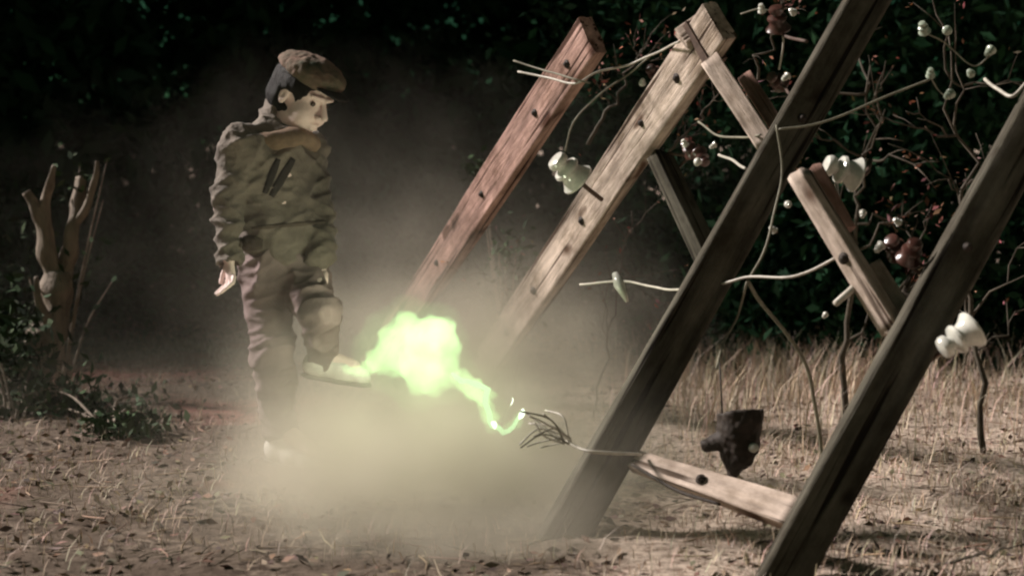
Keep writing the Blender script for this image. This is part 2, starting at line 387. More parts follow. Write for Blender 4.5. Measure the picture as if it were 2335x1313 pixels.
# ------------------------------------------------------------------ dry grass and litter
def blades(name, pts, h, wdt, rng, m, lean=0.35, lo=0.6, hi=1.3):
    n = len(pts); ang = rng.uniform(0, 2*math.pi, n); H = h*rng.uniform(0.35, 1.3, n)
    d = np.stack([np.cos(ang), np.sin(ang), np.zeros(n)], 1); s = np.stack([-np.sin(ang), np.cos(ang), np.zeros(n)], 1)
    ln = (rng.uniform(0.1, 1, n)*lean*H)[:, None]; W = (wdt*rng.uniform(0.6, 1.4, n))[:, None]
    p = np.asarray(pts); up = np.array([0, 0, 1.0])
    mid = p+up*H[:, None]*0.55+d*ln*0.35; top = p+up*H[:, None]*0.95+d*ln*1.2
    V = np.stack([p-s*W, p+s*W, mid+s*W*0.8, mid-s*W*0.8, top+s*W*0.15, top-s*W*0.15], 1).reshape(-1, 3)
    b = np.arange(n)*6; Q = np.concatenate([np.stack([b, b+1, b+2, b+3], 1), np.stack([b+3, b+2, b+4, b+5], 1)])
    return big_mesh(name, V, Q, m, vary(n, rng, lo, hi, 0.12, 6))
def scatter(n, rng, fx, dens):
    out = []
    while len(out) < n:
        x = rng.uniform(-3.6, 4.2); y = 2.4+rng.uniform(0, 1)**1.2*8.4
        if abs(x) > y*0.42: continue
        if rng.uniform() < dens(x, y): out.append((x, y, gz(x, y)-0.003))
    return np.array(out)
rg = np.random.default_rng(11)
def d_grass(x, y):
    px = 1167.5+x/y*F; c = 0.5+0.5*mnoise.noise(Vector((x*1.8, y*1.8, 4)))
    right = max(0, min(1, (px-1250)/250)); return (0.22+0.78*right)*max(0, c*1.6-0.35)
tag(blades('dry_grass', scatter(46000, rg, 0, d_grass), 0.045, 0.0012, rg, M['straw'], lean=1.1), 'short dry straw grass over the clearing floor', 'grass', kind='stuff')
def d_tall(x, y):
    px = 1167.5+x/y*F; c = 0.5+0.5*mnoise.noise(Vector((x*1.1+7, y*1.1, 4)))
    return max(0, min(1, (px-1350)/300))*max(0, min(1, (y-4.5)/2))*max(0, c*1.8-0.5)
tag(blades('tall_dry_grass', scatter(7000, rg, 0, d_tall), 0.21, 0.0018, rg, M['straw'], lean=0.8), 'tall dead grass stalks on the bank behind the posts', 'grass', kind='stuff')
def d_lit(x, y):
    c = 0.5+0.5*mnoise.noise(Vector((x*2.1, y*2.1+9, 4))); return max(0.03, c*1.7-0.45)
lp = scatter(14000, rg, 0, d_lit); lp[:, 2] += rg.uniform(0.004, 0.02, len(lp))
Vl, Ql = leaf_quads(lp, 0.017, rg, flat=0.75)
tag(big_mesh('leaf_litter', Vl, Ql, M['litter'], vary(len(lp), rg, 0.25, 1.7, 0.2)), 'dead leaves and chips strewn over the ground', 'leaf litter', kind='stuff')

tw = scatter(1700, rg, 0, lambda x, y: max(0.05, 0.5+0.5*mnoise.noise(Vector((x*1.7+3, y*1.7, 1)))))
an_ = rg.uniform(0, 2*math.pi, len(tw)); ln_ = rg.uniform(0.02, 0.09, len(tw)); tl = rg.uniform(-0.12, 0.3, len(tw)); Vt = []; Qt = []
for (x, y, z), a_, l_, t_ in zip(tw, an_, ln_, tl):
    d_ = Vector((math.cos(a_), math.sin(a_), t_))*l_; sd_ = Vector((-math.sin(a_), math.cos(a_), 0)); p_ = Vector((x, y, z+0.008)); r_ = 0.0016+l_*0.02; b_ = len(Vt)
    for e_, k_ in ((-1, 1), (0.1, 0.9), (1, 0.5)):
        for q_ in (sd_, Vector((0, 0, 1.2)), -sd_): Vt.append(p_+d_*e_+q_*r_*k_+(sd_*0.15*l_ if e_ == 0.1 else Vector()))
    for i_ in (0, 3):
        for j_ in range(3): Qt.append((b_+i_+j_, b_+i_+(j_+1) % 3, b_+i_+3+(j_+1) % 3, b_+i_+3+j_))
tag(big_mesh('twigs', np.array(Vt), np.array(Qt), M['litter'], vary(len(tw), rg, 0.5, 2.2, 0.1, 9)), 'broken twigs scattered over the clearing floor', 'twigs', kind='stuff')
# ------------------------------------------------------------------ timbers
def timber(parent, A, B, wd, th, nhint, m, name='beam', taper=1.0, rough=0.006, seed=0):
    """squared timber from A to B: wd across the face nhint points out of, th deep"""
    u = B-A; L = u.length; s, n, uu = frame(u, Vector(nhint)); V = []; Fc = []
    b = min(wd, th)*0.09; hx, hy = wd/2, th/2
    prof = []
    for cx, cy, a0 in ((1, 1, 0), (-1, 1, 90), (-1, -1, 180), (1, -1, 270)):
        for q in (0, 45, 90):
            a = R(a0+q); prof.append((cx*(hx-b)+b*math.cos(a), cy*(hy-b)+b*math.sin(a)))
    # extra points along the faces so that the surface can be uneven
    pts = []
    for i in range(12):
        p, q = prof[i], prof[(i+1) % 12]; pts.append(p)
        if i % 3 == 2:
            for t in (0.04, 0.35, 0.65, 0.96): pts.append((p[0]+(q[0]-p[0])*t, p[1]+(q[1]-p[1])*t))
    K = len(pts); N = max(10, int(L/0.025))
    for i in range(N+1):
        t = i/N; z = t*L; k = 1+(taper-1)*t
        for (x, y) in pts:
            w1 = mnoise.noise(Vector((x*14+seed, y*14, z*1.2)))*rough+mnoise.noise(Vector((x*60+seed, y*60, z*5)))*rough*0.35
            r = math.hypot(x, y); e = 0.012*mnoise.noise(Vector((x*30, y*30, seed+5))) if i in (0, N) else 0
            V.append(Vector((x*k*(1+w1/r), y*k*(1+w1/r), z+e+(0.004*math.sin(7*t+seed)))))
    for i in range(N):
        for j in range(K):
            a = i*K+j; c = i*K+(j+1) % K; Fc.append((a, c, c+K, a+K))
    Fc.append(tuple(range(K))[::-1]); Fc.append(tuple(N*K+j for j in range(K)))
    o = mesh_from(name, V, Fc, m, parent, smooth=True)
    for p in o.data.polygons[-2:]: p.use_smooth = False
    # local z along the timber, y out of the hinted face
    mtx = M4(s, n, uu, A)
    o.matrix_parent_inverse = Matrix(); o.matrix_local = (Matrix.Translation(-parent.location) @ mtx) if parent else mtx
    o['_L'] = L
    return o
def bolt_on(beam, z, x, wd, th, size=0.013, face=1):
    """square washer and round bolt head on the face of a beam (local frame)"""
    prof = [(size*1.7, 0), (size*1.7, 0.004), (size*0.95, 0.0045), (size*0.95, 0.011), (size*0.6, 0.014), (0.0005, 0.0145)]
    o = lathe('bolt', prof, M['hole'], beam, n=14)
    o.matrix_local = Matrix.Translation((x, face*(th/2-0.001), z)) @ Matrix.Rotation(-face*math.pi/2, 4, 'X')
    return o
def strap_on(beam, z, wd, th, h=0.03):
    V = []; Fc = []; a, b = wd/2+0.007, th/2+0.007
    sec = [(a, b), (-a, b), (-a, -b), (a, -b)]
    for zz, e in ((z, 0), (z, 0.004), (z+h, 0.004), (z+h, 0)):
        for x, y in sec: V.append(Vector((x+math.copysign(e, x)-math.copysign(0.004, x), y+math.copysign(e, y)-math.copysign(0.004, y), zz)))
    for i in range(3):
        for j in range(4): Fc.append((i*4+j, i*4+(j+1) % 4, (i+1)*4+(j+1) % 4, (i+1)*4+j))
    return mesh_from('strap', V, Fc, M['iron'], beam, smooth=False)

# two light crossarms
A = P(856, 830, 6.9); A = Vector((A.x, A.y, gz(A.x, A.y)-0.02)) if A.z < 0 else A
arm1 = empty('crossarm', P(830, 868, 6.95), 'reddish weathered crossarm, the left of the two pale ones, foot lost in smoke', 'crossarm', 'pale crossarms leaning out of the smoke')
b1 = timber(arm1, P(830, 868, 7.0), P(1350, 82, 4.75), 0.145, 0.055, (-0.45, -1, 0.25), M['wood_red'], seed=1)
L1 = b1['_L']
for q in (0.055, 0.16, 0.36, 0.56): bolt_on(b1, L1*(1-q), 0.0, 0.145, 0.055, 0.009)
arm2 = empty('crossarm', P(1048, 930, 6.1), 'pale weathered crossarm with iron strap at its top, right of the reddish one', 'crossarm', 'pale crossarms leaning out of the smoke')
b2 = timber(arm2, P(1062, 905, 6.4), P(1640, 48, 4.30), 0.142, 0.055, (-0.42, -1, 0.25), M['wood'], seed=2)
L2 = b2['_L']
for q in (0.10, 0.20, 0.42, 0.62, 0.75): bolt_on(b2, L2*(1-q), 0.01*math.sin(q*40), 0.142, 0.055, 0.010)
strap_on(b2, L2*0.955, 0.142, 0.055, 0.03)
# stub block bolted behind the head of the second crossarm
timber(arm2, P(1552, 92, 4.42), P(1612, 52, 4.42), 0.07, 0.06, (-0.2, -0.9, 0.3), M['wood'], name='end_block', seed=9)
# two dark posts
post1 = empty('timber_post', G(1285, 1225), 'long dark leaning post standing in the grass beside the green flash', 'post', 'dark leaning posts')
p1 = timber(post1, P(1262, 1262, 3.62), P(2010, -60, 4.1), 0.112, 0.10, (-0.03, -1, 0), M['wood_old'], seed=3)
LP1 = p1['_L']
bolt_on(p1, LP1*0.72, 0.0, 0.112, 0.10, 0.008)
post2 = empty('timber_post', G(1790, 1370), 'dark leaning post nearest the camera at the right edge', 'post', 'dark leaning posts')
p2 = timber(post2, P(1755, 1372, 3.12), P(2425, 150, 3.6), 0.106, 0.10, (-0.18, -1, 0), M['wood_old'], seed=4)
LP2 = p2['_L']
bolt_on(p2, LP2*0.62, 0.0, 0.106, 0.10, 0.007)
# braces between them
br1 = empty('brace', P(1745, 325, 4.0), 'short pale brace from the strapped crossarm head down to the dark post', 'brace', 'wooden braces')
timber(br1, P(1752, 335, 4.05), P(1622, 138, 4.22), 0.055, 0.045, (-0.5, -0.7, 0.5), M['wood'], name='slat', seed=5)
timber(br1, P(1772, 290, 4.10), P(1700, 178, 4.22), 0.045, 0.03, (-0.5, -0.7, 0.5), M['wood_red'], name='slat', seed=15)
br2 = empty('brace', P(2035, 748, 3.4), 'pale stub timber rising left from the nearest dark post, sawn end up', 'brace', 'wooden braces')
bb = timber(br2, P(2040, 752, 3.42), P(1822, 398, 3.62), 0.046, 0.055, (-0.75, -0.6, 0.1), M['wood'], seed=6)
timber(br2, P(1925, 530, 3.60), P(1846, 386, 3.66), 0.065, 0.05, (-0.1, -0.95, 0.3), M['wood_red'], name='cleat', seed=16)
timber(br2, P(2058, 712, 3.48), P(1985, 602, 3.55), 0.045, 0.035, (-0.2, -0.9, 0.3), M['wood'], name='cleat', seed=17)
bolt_on(bb, bb['_L']*0.45, 0, 0.046, 0.055, 0.009)
tube('peg', [P(1958, 640, 3.50), P(1940, 662, 3.47), P(1905, 692, 3.44)], [0.008, 0.009, 0.008], M['wire'], None).parent = br2
br2.children[-1].matrix_local = Matrix.Translation(-br2.location)
br3 = empty('brace', P(1810, 1180, 3.3), 'pale low rail lying between the feet of the two dark posts', 'brace', 'wooden braces')
b3 = timber(br3, P(1822, 1178, 3.26), P(1452, 1052, 3.66), 0.075, 0.05, (-0.45, -0.6, 0.65), M['wood'], seed=7, taper=0.75)
bolt_on(b3, b3['_L']*0.55, 0, 0.075, 0.05, 0.008)
br4 = empty('brace', P(1600, 560, 4.5), 'dim reddish plank in shade behind the tall dark post', 'brace', 'wooden braces')
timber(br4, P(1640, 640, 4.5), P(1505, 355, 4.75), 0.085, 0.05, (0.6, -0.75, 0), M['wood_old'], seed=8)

# ------------------------------------------------------------------ insulators
PROF = [(0.010, 0.010), (0.034, 0.006), (0.041, 0.0), (0.0460, 0.001), (0.0462, 0.006), (0.0400, 0.013), (0.0330, 0.023), (0.0285, 0.034), (0.0275, 0.041), (0.0360, 0.0425), (0.0375, 0.046), (0.0350, 0.053),
        (0.0250, 0.058), (0.0180, 0.0605), (0.0175, 0.069), (0.0265, 0.0715), (0.0280, 0.075), (0.0275, 0.084), (0.0235, 0.091), (0.0130, 0.0945), (0.001, 0.0955)]
def insulator(px, py, d, axis, m, label, size=1.0, pin_to=None, group='glazed insulators in the tangle', name='insulator', wide=1.0):
    c = P(px, py, d); ax = Vector(axis).normalized(); s, n, u = frame(ax, Vector((0.3, -0.8, 0.1)))
    root = empty(name, c, label, 'insulator', group)
    root.matrix_world = M4(s, n, u, c)
    lathe('bell', [(r*size*wide, (z-0.05)*size) for r, z in PROF], m, root, n=30).data.set_sharp_from_angle(angle=R(38))
    inv = M4(s, n, u, c).inverted()
    e = inv @ pin_to if pin_to is not None else Vector((0, 0, -0.085*size))
    st = Vector((0, 0, -0.052*size)); mid = st+Vector((0, 0, -0.02*size))
    tube('pin', catmull([Vector((0, 0, -0.03*size)), st, mid.lerp(e, 0.3), e], 5), 0.0065*max(0.7, size), M['iron'], root)
    return root
WH = 'white porcelain insulators'
insulator(1290, 385, 4.75, (-0.62, -0.30, 0.55), M['ceramic'], 'white porcelain insulator hanging between the two pale crossarms', 1.25, P(1372, 455, 4.85), WH, wide=1.05)
insulator(1916, 386, 3.75, (-0.85, -0.16, 0.28), M['ceramic'], 'white porcelain insulator in the dark above the stub timber', 1.02, P(1985, 365, 3.95), WH)
insulator(2180, 775, 3.15, (-0.78, -0.12, -0.48), M['ceramic'], 'white porcelain insulator on the right side of the nearest dark post', 0.95, P(2105, 832, 3.34), WH)
BR = 'brown glazed insulators in the tangle'
for px, py, d, ax, s, lab, pt in [
    (1570, 335, 4.55, (-0.5, -0.5, 0.6), 0.75, 'brown glazed insulator right of the strapped crossarm, upper of its pair', (1520, 350, 4.75)),
    (1602, 362, 4.50, (0.3, -0.6, -0.6), 0.70, 'brown glazed insulator right of the strapped crossarm, lower of its pair', (1540, 390, 4.8)),
    (1492, 165, 4.75, (-0.6, -0.5, 0.4), 0.80, 'brown glazed insulator between the heads of the two pale crossarms', (1560, 200, 4.55)),
    (1772, 40, 4.25, (-0.2, -0.5, 0.8), 0.95, 'brown glazed insulator at the top edge left of the dark post', (1840, 95, 4.1)),
    (1768, 182, 4.3, (-0.6, -0.6, 0.3), 0.75, 'brown glazed insulator beside the short brace at the dark post', (1800, 215, 4.1)),
    (2040, 560, 3.5, (-0.5, -0.6, 0.6), 0.80, 'brown glazed insulator against the nearest post, left of a pair', (2115, 610, 3.5)),
    (2080, 570, 3.42, (0.1, -0.7, 0.7), 0.80, 'brown glazed insulator against the nearest post, right of a pair', (2125, 640, 3.45)),
    (1922, 555, 3.55, (-0.3, -0.8, 0.5), 0.50, 'small brown insulator at the middle of the stub timber', (1935, 600, 3.56)),
    ]:
    insulator(px, py, d, ax, M['brown_glaze'], lab, s*0.85, P(*pt), BR)
GG = 'pale glass knobs at upper right'
glass = [(2105, 62, 'topmost small pale glass knob at upper right, left of the others', 0.9), (2160, 70, 'small pale glass knob at upper right with a bright top', 0.7),
         (2255, 120, 'small pale glass knob nearest the right edge of the picture', 0.75), (2212, 165, 'small pale glass knob just above the forked wire end', 0.6),
         (2122, 165, 'small pale glass knob at the end of the long thin wire', 0.7), (2162, 218, 'lowest small pale glass knob of the upper right cluster', 0.75)]
for i, (px, py, lab, s) in enumerate(glass):
    insulator(px, py, 3.9, (-0.4+0.25*math.sin(i*2.1), -0.6, 0.6*math.cos(i*1.7)), M['green_glass'], lab, s*0.42, None, GG)
# broken dark insulator hanging on a wire between the posts
c = P(1688, 1000, 3.55); hang = empty('broken_insulator', c, 'ragged near black broken insulator dangling on a wire above the dry grass', 'insulator')
sdf = SDF((-0.09, -0.07, -0.13), (0.09, 0.07, 0.09), 0.0035)
sdf.cone((0, 0, 0.045), (0, 0, -0.02), 0.050, 0.042, 0.01); sdf.cone((0, 0, -0.02), (-0.02, 0, -0.085), 0.038, 0.010, 0.012)
sdf.cone((-0.04, 0, -0.005), (-0.072, 0.0, -0.012), 0.02, 0.014, 0.01); sdf.plane((0, 0, 0.058), (-0.1, 0.2, 1))
sdf.ell((0.045, -0.01, -0.055), (0.022, 0.03, 0.035), None, 0.006, True); sdf.ell((-0.035, -0.04, -0.05), (0.014, 0.02, 0.03), None, 0.006, True)
V, Q = sdf.mesh(); V = V*1.18; body = smooth_obj(big_mesh('shell', V, Q, M['hole'], parent=hang))
displace(body, lambda v: 0.007*mnoise.noise(v*30)+0.003*mnoise.noise(v*80))
lathe('glint_cap', [(0.012, -0.006), (0.013, 0.0), (0.010, 0.007), (0.001, 0.010)], M['ceramic'], hang, n=14, mtx=Matrix.Translation((0.024, -0.055, -0.014)) @ Matrix.Rotation(1.9, 4, 'X'))  # small white disc standing in for the highlight on the dark shell
tube('hanging_wire', [Vector((-0.045, 0, 0.052)), Vector((-0.047, 0.01, 0.11)), Vector((-0.05, 0.02, 0.19))], 0.0022, M['hole'], hang)

# glints in the tangle, modelled as small white porcelain knobs
KN = 'white glints in the tangle modelled as knobs'
for i, (px, py, d, s_, lab) in enumerate([
    (1560, 325, 4.45, .30, 'tiny modelled white glint on the brown pair right of the strapped crossarm, leftmost'), (1590, 372, 4.42, .34, 'tiny modelled white glint lowest under the brown insulator pair'),
    (1624, 334, 4.42, .26, 'tiny modelled white glint at the right end of the brown insulator pair'), (1736, 18, 4.2, .34, 'tiny modelled white glint left of the brown insulator at the top edge'),
    (1806, 26, 4.2, .30, 'tiny modelled white glint right of the brown insulator at the top edge'), (1790, 178, 4.05, .30, 'tiny modelled white glint against the dark post beside the short brace'),
    (1465, 186, 4.7, .32, 'tiny modelled white glint between the heads of the two pale crossarms'), (1940, 606, 3.5, .28, 'tiny modelled white glint on the middle of the stub timber'),
    (2003, 566, 3.5, .34, 'tiny modelled white glint left of the brown insulator pair near the nearest post'), (1798, 468, 3.8, .28, 'tiny modelled white glint just left of the stub timber'),
    (1761, 522, 3.8, .26, 'tiny modelled white glint on the dull wire along the tall dark post'), (1880, 720, 3.9, .22, 'tiny modelled white glint in the dark below the stub timber'),
    (1967, 490, 3.7, .26, 'tiny modelled white glint above the stub timber'), (2044, 504, 3.5, .26, 'tiny modelled white glint above the brown insulator pair near the nearest post')]):
    insulator(px, py, d, (-0.5+0.5*math.sin(i*2.3), -0.5, 0.7*math.cos(i*1.9)), M['ceramic'], lab, s_*0.82, None, KN, name='glint_knob')

# ------------------------------------------------------------------ dead branches in the tangle
def dead_branch(base, tip, r0, label, seed, leaves=40, mat_leaf='dry_leaf', lsz=0.012, side=0.35, nsub=7):
    rr = random.Random(seed); A = P(*base); B = P(*tip); L = (B-A).length
    root = empty('dead_branch', A, label, 'branch', 'dead branches in the tangle')
    def path(a, b, n, wob):
        return [a.lerp(b, i/n)+Vector((mnoise.noise(Vector((i*0.5, seed, 0))), mnoise.noise(Vector((i*0.5, seed, 5))), mnoise.noise(Vector((i*0.5, seed, 9)))))*wob*math.sin(math.pi*min(1, i/n*0.95)) for i in range(n+1)]
    r0 *= 0.72; main = path(Vector(), B-A, 16, L*0.10); tube('limb', main, [r0*(1-0.75*i/16) for i in range(17)], M['twig'], root, n=7, jitter=0.3)
    V = []; Fc = []; lp_ = []
    for k in range(nsub):
        i = rr.randint(4, 15); a = main[i]; d = (B-A).normalized()*rr.uniform(0.2, 0.9)+Vector((rr.uniform(-1, 1), rr.uniform(-.5, .5), rr.uniform(-.7, .9)))*0.8
        e = a+d.normalized()*L*side*rr.uniform(0.5, 1.1); seg = path(a, e, 7, L*0.06); tube_vf(seg, [r0*0.42*(1-0.7*j/7) for j in range(8)], 6, V, Fc)
        for j in (3, 5):
            e2 = seg[j]+(d.normalized()+Vector((rr.uniform(-1, 1), rr.uniform(-1, 1), rr.uniform(-1, 1))))*L*side*0.28; tube_vf([seg[j], seg[j].lerp(e2, .5)+Vector((0, 0, .006)), e2], [r0*.2, r0*.15, r0*.1], 5, V, Fc); lp_.append(e2)
        lp_ += [seg[-1], seg[5]]
    mesh_from('twigs', V, Fc, M['twig'], root)['kind'] = 'stuff'
    if leaves:
        rl = np.random.default_rng(seed); c_ = np.array([lp_[rl.integers(len(lp_))] for _ in range(leaves)])+rl.normal(size=(leaves, 3))*0.02
        V2, Q2 = leaf_quads(c_, lsz, rl); big_mesh('leaves', V2, Q2, M[mat_leaf], vary(leaves, rl, 0.5, 2.0, 0.3), root)['kind'] = 'stuff'
    return root
dead_branch((1340, 330, 5.2), (1480, 90, 5.0), 0.011, 'dead leafy branch between the two pale crossarms', 3, 70)
dead_branch((1500, 380, 4.9), (1660, 190, 4.7), 0.009, 'dead branch behind the brown insulators below the strapped crossarm head', 5, 60)
dead_branch((1690, 260, 4.6), (1800, -20, 4.5), 0.009, 'dead branch rising behind the short brace to the top edge', 8, 50)
dead_branch((1915, 975, 5.6), (1985, 150, 5.4), 0.020, 'tall thin dead sapling standing between the two dark posts', 12, 90, side=0.24, nsub=12)
dead_branch((2062, 735, 3.5), (2090, 490, 3.7), 0.010, 'dead branch with reddish leaves against the left of the nearest post', 14, 90)
dead_branch((2245, 1045, 4.9), (2160, 60, 4.9), 0.016, 'dead sapling right of the nearest post', 19, 70, side=0.25, nsub=12)
dead_branch((2130, 1290, 3.25), (2360, 1235, 3.2), 0.006, 'pale twig lying in the bottom right corner', 23, 0, nsub=4)
dead_branch((1110, 940, 6.0), (1185, 520, 6.0), 0.007, 'dead weed stalk under the reddish crossarm in the smoke', 27, 30)
dead_branch((1350, 972, 5.6), (1440, 480, 5.5), 0.008, 'dead weed stalk right of the strapped crossarm', 29, 40)

# ------------------------------------------------------------------ wires
def wire(pts, r, m, label, group='loose wires in the tangle', name='wire'):
    q = [P(*p) for p in pts]; b = q[0].copy(); cv = catmull(q, 8)
    cv = [p-b+Vector((mnoise.noise(p*6), mnoise.noise(p*6+Vector((9, 0, 0))), mnoise.noise(p*6+Vector((0, 9, 0)))))*0.006 for p in cv]
    o = tube(name, cv, r*0.78, m, None, n=7); o.location = b
    return tag(o, label, 'wire', group)
wire([(1320, 648, 4.6), (1420, 640, 4.4), (1530, 660, 4.1), (1640, 650, 3.8), (1710, 632, 3.72), (1790, 632, 3.62), (1842, 618, 3.58), (1905, 588, 3.54)], 0.0048, M['wire'], 'bright bare wire crossing the tall dark post at mid height')
wire([(1775, 295, 3.86), (1850, 284, 3.86), (1935, 258, 3.88), (2030, 215, 3.9), (2120, 180, 3.9)], 0.0042, M['wire_dark'], 'thin wire running right from the dark post to the small glass knobs')
wire([(1770, 285, 3.85), (1782, 400, 3.85), (1760, 500, 3.8), (1738, 580, 3.76), (1712, 632, 3.72)], 0.0042, M['wire_dark'], 'dull wire hanging down along the tall dark post')
wire([(1290, 1008, 3.62), (1340, 1025, 3.5), (1400, 1032, 3.52), (1462, 1036, 3.62)], 0.0055, M['wire'], 'bright thick wire across the foot of the tall dark post')
wire([(1440, 1058, 3.60), (1490, 1085, 3.55), (1560, 1122, 3.45), (1640, 1150, 3.36)], 0.006, M['hole'], 'dark cable lying along the underside of the low rail')
wire([(1180, 165, 4.9), (1250, 178, 4.8), (1310, 188, 4.66), (1360, 165, 4.66), (1430, 150, 4.7), (1490, 122, 4.6), (1550, 98, 4.4)], 0.0048, M['wire'], 'wire wound round the head of the reddish crossarm')
wire([(1170, 140, 4.95), (1230, 158, 4.85), (1300, 176, 4.66), (1345, 188, 4.64)], 0.004, M['wire_dark'], 'short dull wire end left of the reddish crossarm head')
wire([(1290, 345, 4.72), (1310, 275, 4.7), (1360, 220, 4.7), (1430, 172, 4.72), (1480, 130, 4.65)], 0.004, M['wire_dark'], 'dull wire holding the white insulator from above')
wire([(1780, 52, 4.25), (1784, 100, 4.25), (1776, 160, 4.28)], 0.004, M['wire'], 'short upright wire between two brown insulators at the top')
wire([(1690, 30, 4.3), (1730, 18, 4.27), (1765, 25, 4.25)], 0.0035, M['wire_dark'], 'thin wire from the strapped crossarm head to the top insulator')
wire([(1590, 278, 4.5), (1640, 308, 4.3), (1690, 312, 4.15), (1735, 306, 4.02)], 0.0045, M['wire_dark'], 'sagging wire behind the short brace')
wire([(1640, 352, 4.35), (1670, 366, 4.2), (1700, 385, 4.02)], 0.0055, M['wire'], 'short bright wire stub just left of the tall dark post')
wire([(2245, 180, 3.75), (2275, 205, 3.65), (2310, 222, 3.58), (2340, 190, 3.6)], 0.006, M['wire'], 'forked bright wire end at the head of the nearest post')
wire([(1635, 840, 3.62), (1650, 780, 3.75), (1685, 720, 3.8), (1705, 645, 3.74)], 0.004, M['wire_dark'], 'wire drooping from mid height towards the dangling insulator')
wire([(2100, 70, 3.9), (2150, 95, 3.92), (2215, 150, 3.9), (2255, 128, 3.88)], 0.003, M['wire_dark'], 'dark wire linking the small glass knobs')
wire([(2122, 175, 3.9), (2140, 205, 3.92), (2165, 225, 3.9)], 0.003, M['wire_dark'], 'short dark wire below the long thin wire end')
wire([(1705, 640, 3.8), (1760, 720, 3.9), (1830, 815, 4.0), (1862, 930, 4.1), (1880, 1060, 4.15), (1900, 1140, 4.1)], 0.007, M['wire_dark'], 'slack dull cable sloping down behind the two dark posts')
# frayed cable end by the flash
fr = empty('frayed_cable', P(1290, 1005, 3.62), 'frayed cable end of loose strands next to the green flash', 'cable')
rgf = random.Random(5)
for i in range(13):
    a = P(1285+rgf.uniform(-8, 20), 1003+rgf.uniform(-10, 10), 3.6); e = P(1195+rgf.uniform(-10, 50), 975+rgf.uniform(-42, 50), 3.6+rgf.uniform(-.12, .12))
    mid = a.lerp(e, 0.5)+Vector((rgf.uniform(-.02, .02), rgf.uniform(-.03, .03), rgf.uniform(-.01, .03)))
    tube('strand', [p-fr.location for p in catmull([a, mid, e], 6)], 0.0022, M['wire'] if i % 2 else M['wire_dark'], fr, n=6)
# pale chip hanging on the mid-height wire
chip = tag(tube('insulator_shard', [P(1402, 622, 4.42), P(1412, 648, 4.40), P(1430, 688, 4.38)], [0.008, 0.017, 0.006], M['ceramic'], None, n=7, jitter=0.5),
           'white porcelain shard hanging on the bright mid height wire', 'shard')

# ------------------------------------------------------------------ forked stump and shrubs at left
def branch(root, pts, rad, name='limb'):
    q = catmull([P(*p)-root.location for p in pts], 7); n = len(q)
    q = [p+Vector((mnoise.noise(p*7), mnoise.noise(p*7+Vector((4, 0, 0))), mnoise.noise(p*9)))*0.014 for p in q]
    rr = [rad[0]+(rad[1]-rad[0])*i/(n-1) for i in range(n)]
    rr = [r*(1+0.28*mnoise.noise(p*11+Vector((0, 0, 5)))) for r, p in zip(rr, q)]
    return tube(name, q, rr, M['bark'], root, n=12, jitter=0.5)
D0 = 6.3
st = empty('forked_stump', G(105, 920), 'bare forked tree stump with sawn limbs at the left edge', 'tree stump')
branch(st, [(75, 930, D0), (85, 850, D0), (115, 760, D0), (128, 680, D0), (132, 620, D0)], (0.085, 0.055), 'trunk')
branch(st, [(130, 650, D0), (112, 580, D0), (100, 510, D0), (85, 470, D0), (62, 438, D0)], (0.042, 0.022))
branch(st, [(106, 520, D0), (108, 460, D0), (118, 410, D0-.05), (126, 376, D0-.06)], (0.026, 0.013))
branch(st, [(132, 650, D0), (150, 590, D0), (170, 520, D0), (182, 450, D0+.05), (186, 405, D0+.05)], (0.040, 0.024))
branch(st, [(172, 515, D0), (200, 470, D0), (216, 410, D0), (222, 368, D0)], (0.022, 0.009))
branch(st, [(118, 760, D0), (92, 690, D0-.1), (85, 630, D0-.12)], (0.030, 0.012))
branch(st, [(120, 745, D0), (60, 800, D0-.1), (40, 900, D0-.12)], (0.035, 0.03))
rgl = np.random.default_rng(21)
def shrub(name, label, spots, n, size, m, base):
    root = empty(name, base, label, 'shrub', 'low shrubs round the stump')
    pts = []
    for px, py, d, rx, rz in spots:
        c_ = P(px, py, d); q = rgl.normal(size=(n, 3))*np.array([rx, rx, rz])*0.55+np.array(c_-base); pts.append(q)
    pts = np.concatenate(pts); pts[:, 2] = np.maximum(pts[:, 2], 0.01)
    V, Q = leaf_quads(pts, size, rgl); big_mesh('foliage', V, Q, m, vary(len(pts), rgl, 0.4, 1.6), root)
    for i in range(9):
        e = Vector(pts[rgl.integers(len(pts))]); s0 = Vector((rgl.uniform(-.06, .06), rgl.uniform(-.05, .05), 0))
        tube('stem', catmull([s0, e*0.5+Vector((0, 0, 0.05)), e], 5), [0.007-0.0004*k for k in range(11)], M['bark'], root, n=6)
    return root
shrub('leafy_shrub', 'dark leafy shrub in front of the stump in the corner of the clearing', [(30, 850, 5.9, 0.22, 0.2), (90, 900, 5.9, 0.22, 0.14), (10, 760, 5.9, 0.15, 0.2)], 230, 0.033, M['leaf'], G(50, 960))
shrub('leafy_shrub', 'small sparse shrub between the stump and the figure', [(200, 930, 5.8, 0.25, 0.10), (285, 975, 5.3, 0.14, 0.06)], 330, 0.026, M['leaf'], G(230, 985))
shrub('leafy_shrub', 'shoots of thin leaves growing up round the stump limbs', [(180, 430, 6.35, 0.10, 0.12), (70, 640, 6.4, 0.14, 0.3), (170, 600, 6.4, 0.16, 0.25)], 45, 0.026, M['leaf'], G(135, 900))
shrub('leafy_shrub', 'thin weeds in the smoke under the reddish crossarm', [(1085, 380, 6.6, 0.06, 0.05), (1170, 575, 6.0, 0.12, 0.12), (1150, 650, 6.0, 0.12, 0.2)], 60, 0.022, M['leaf'], G(1150, 905))

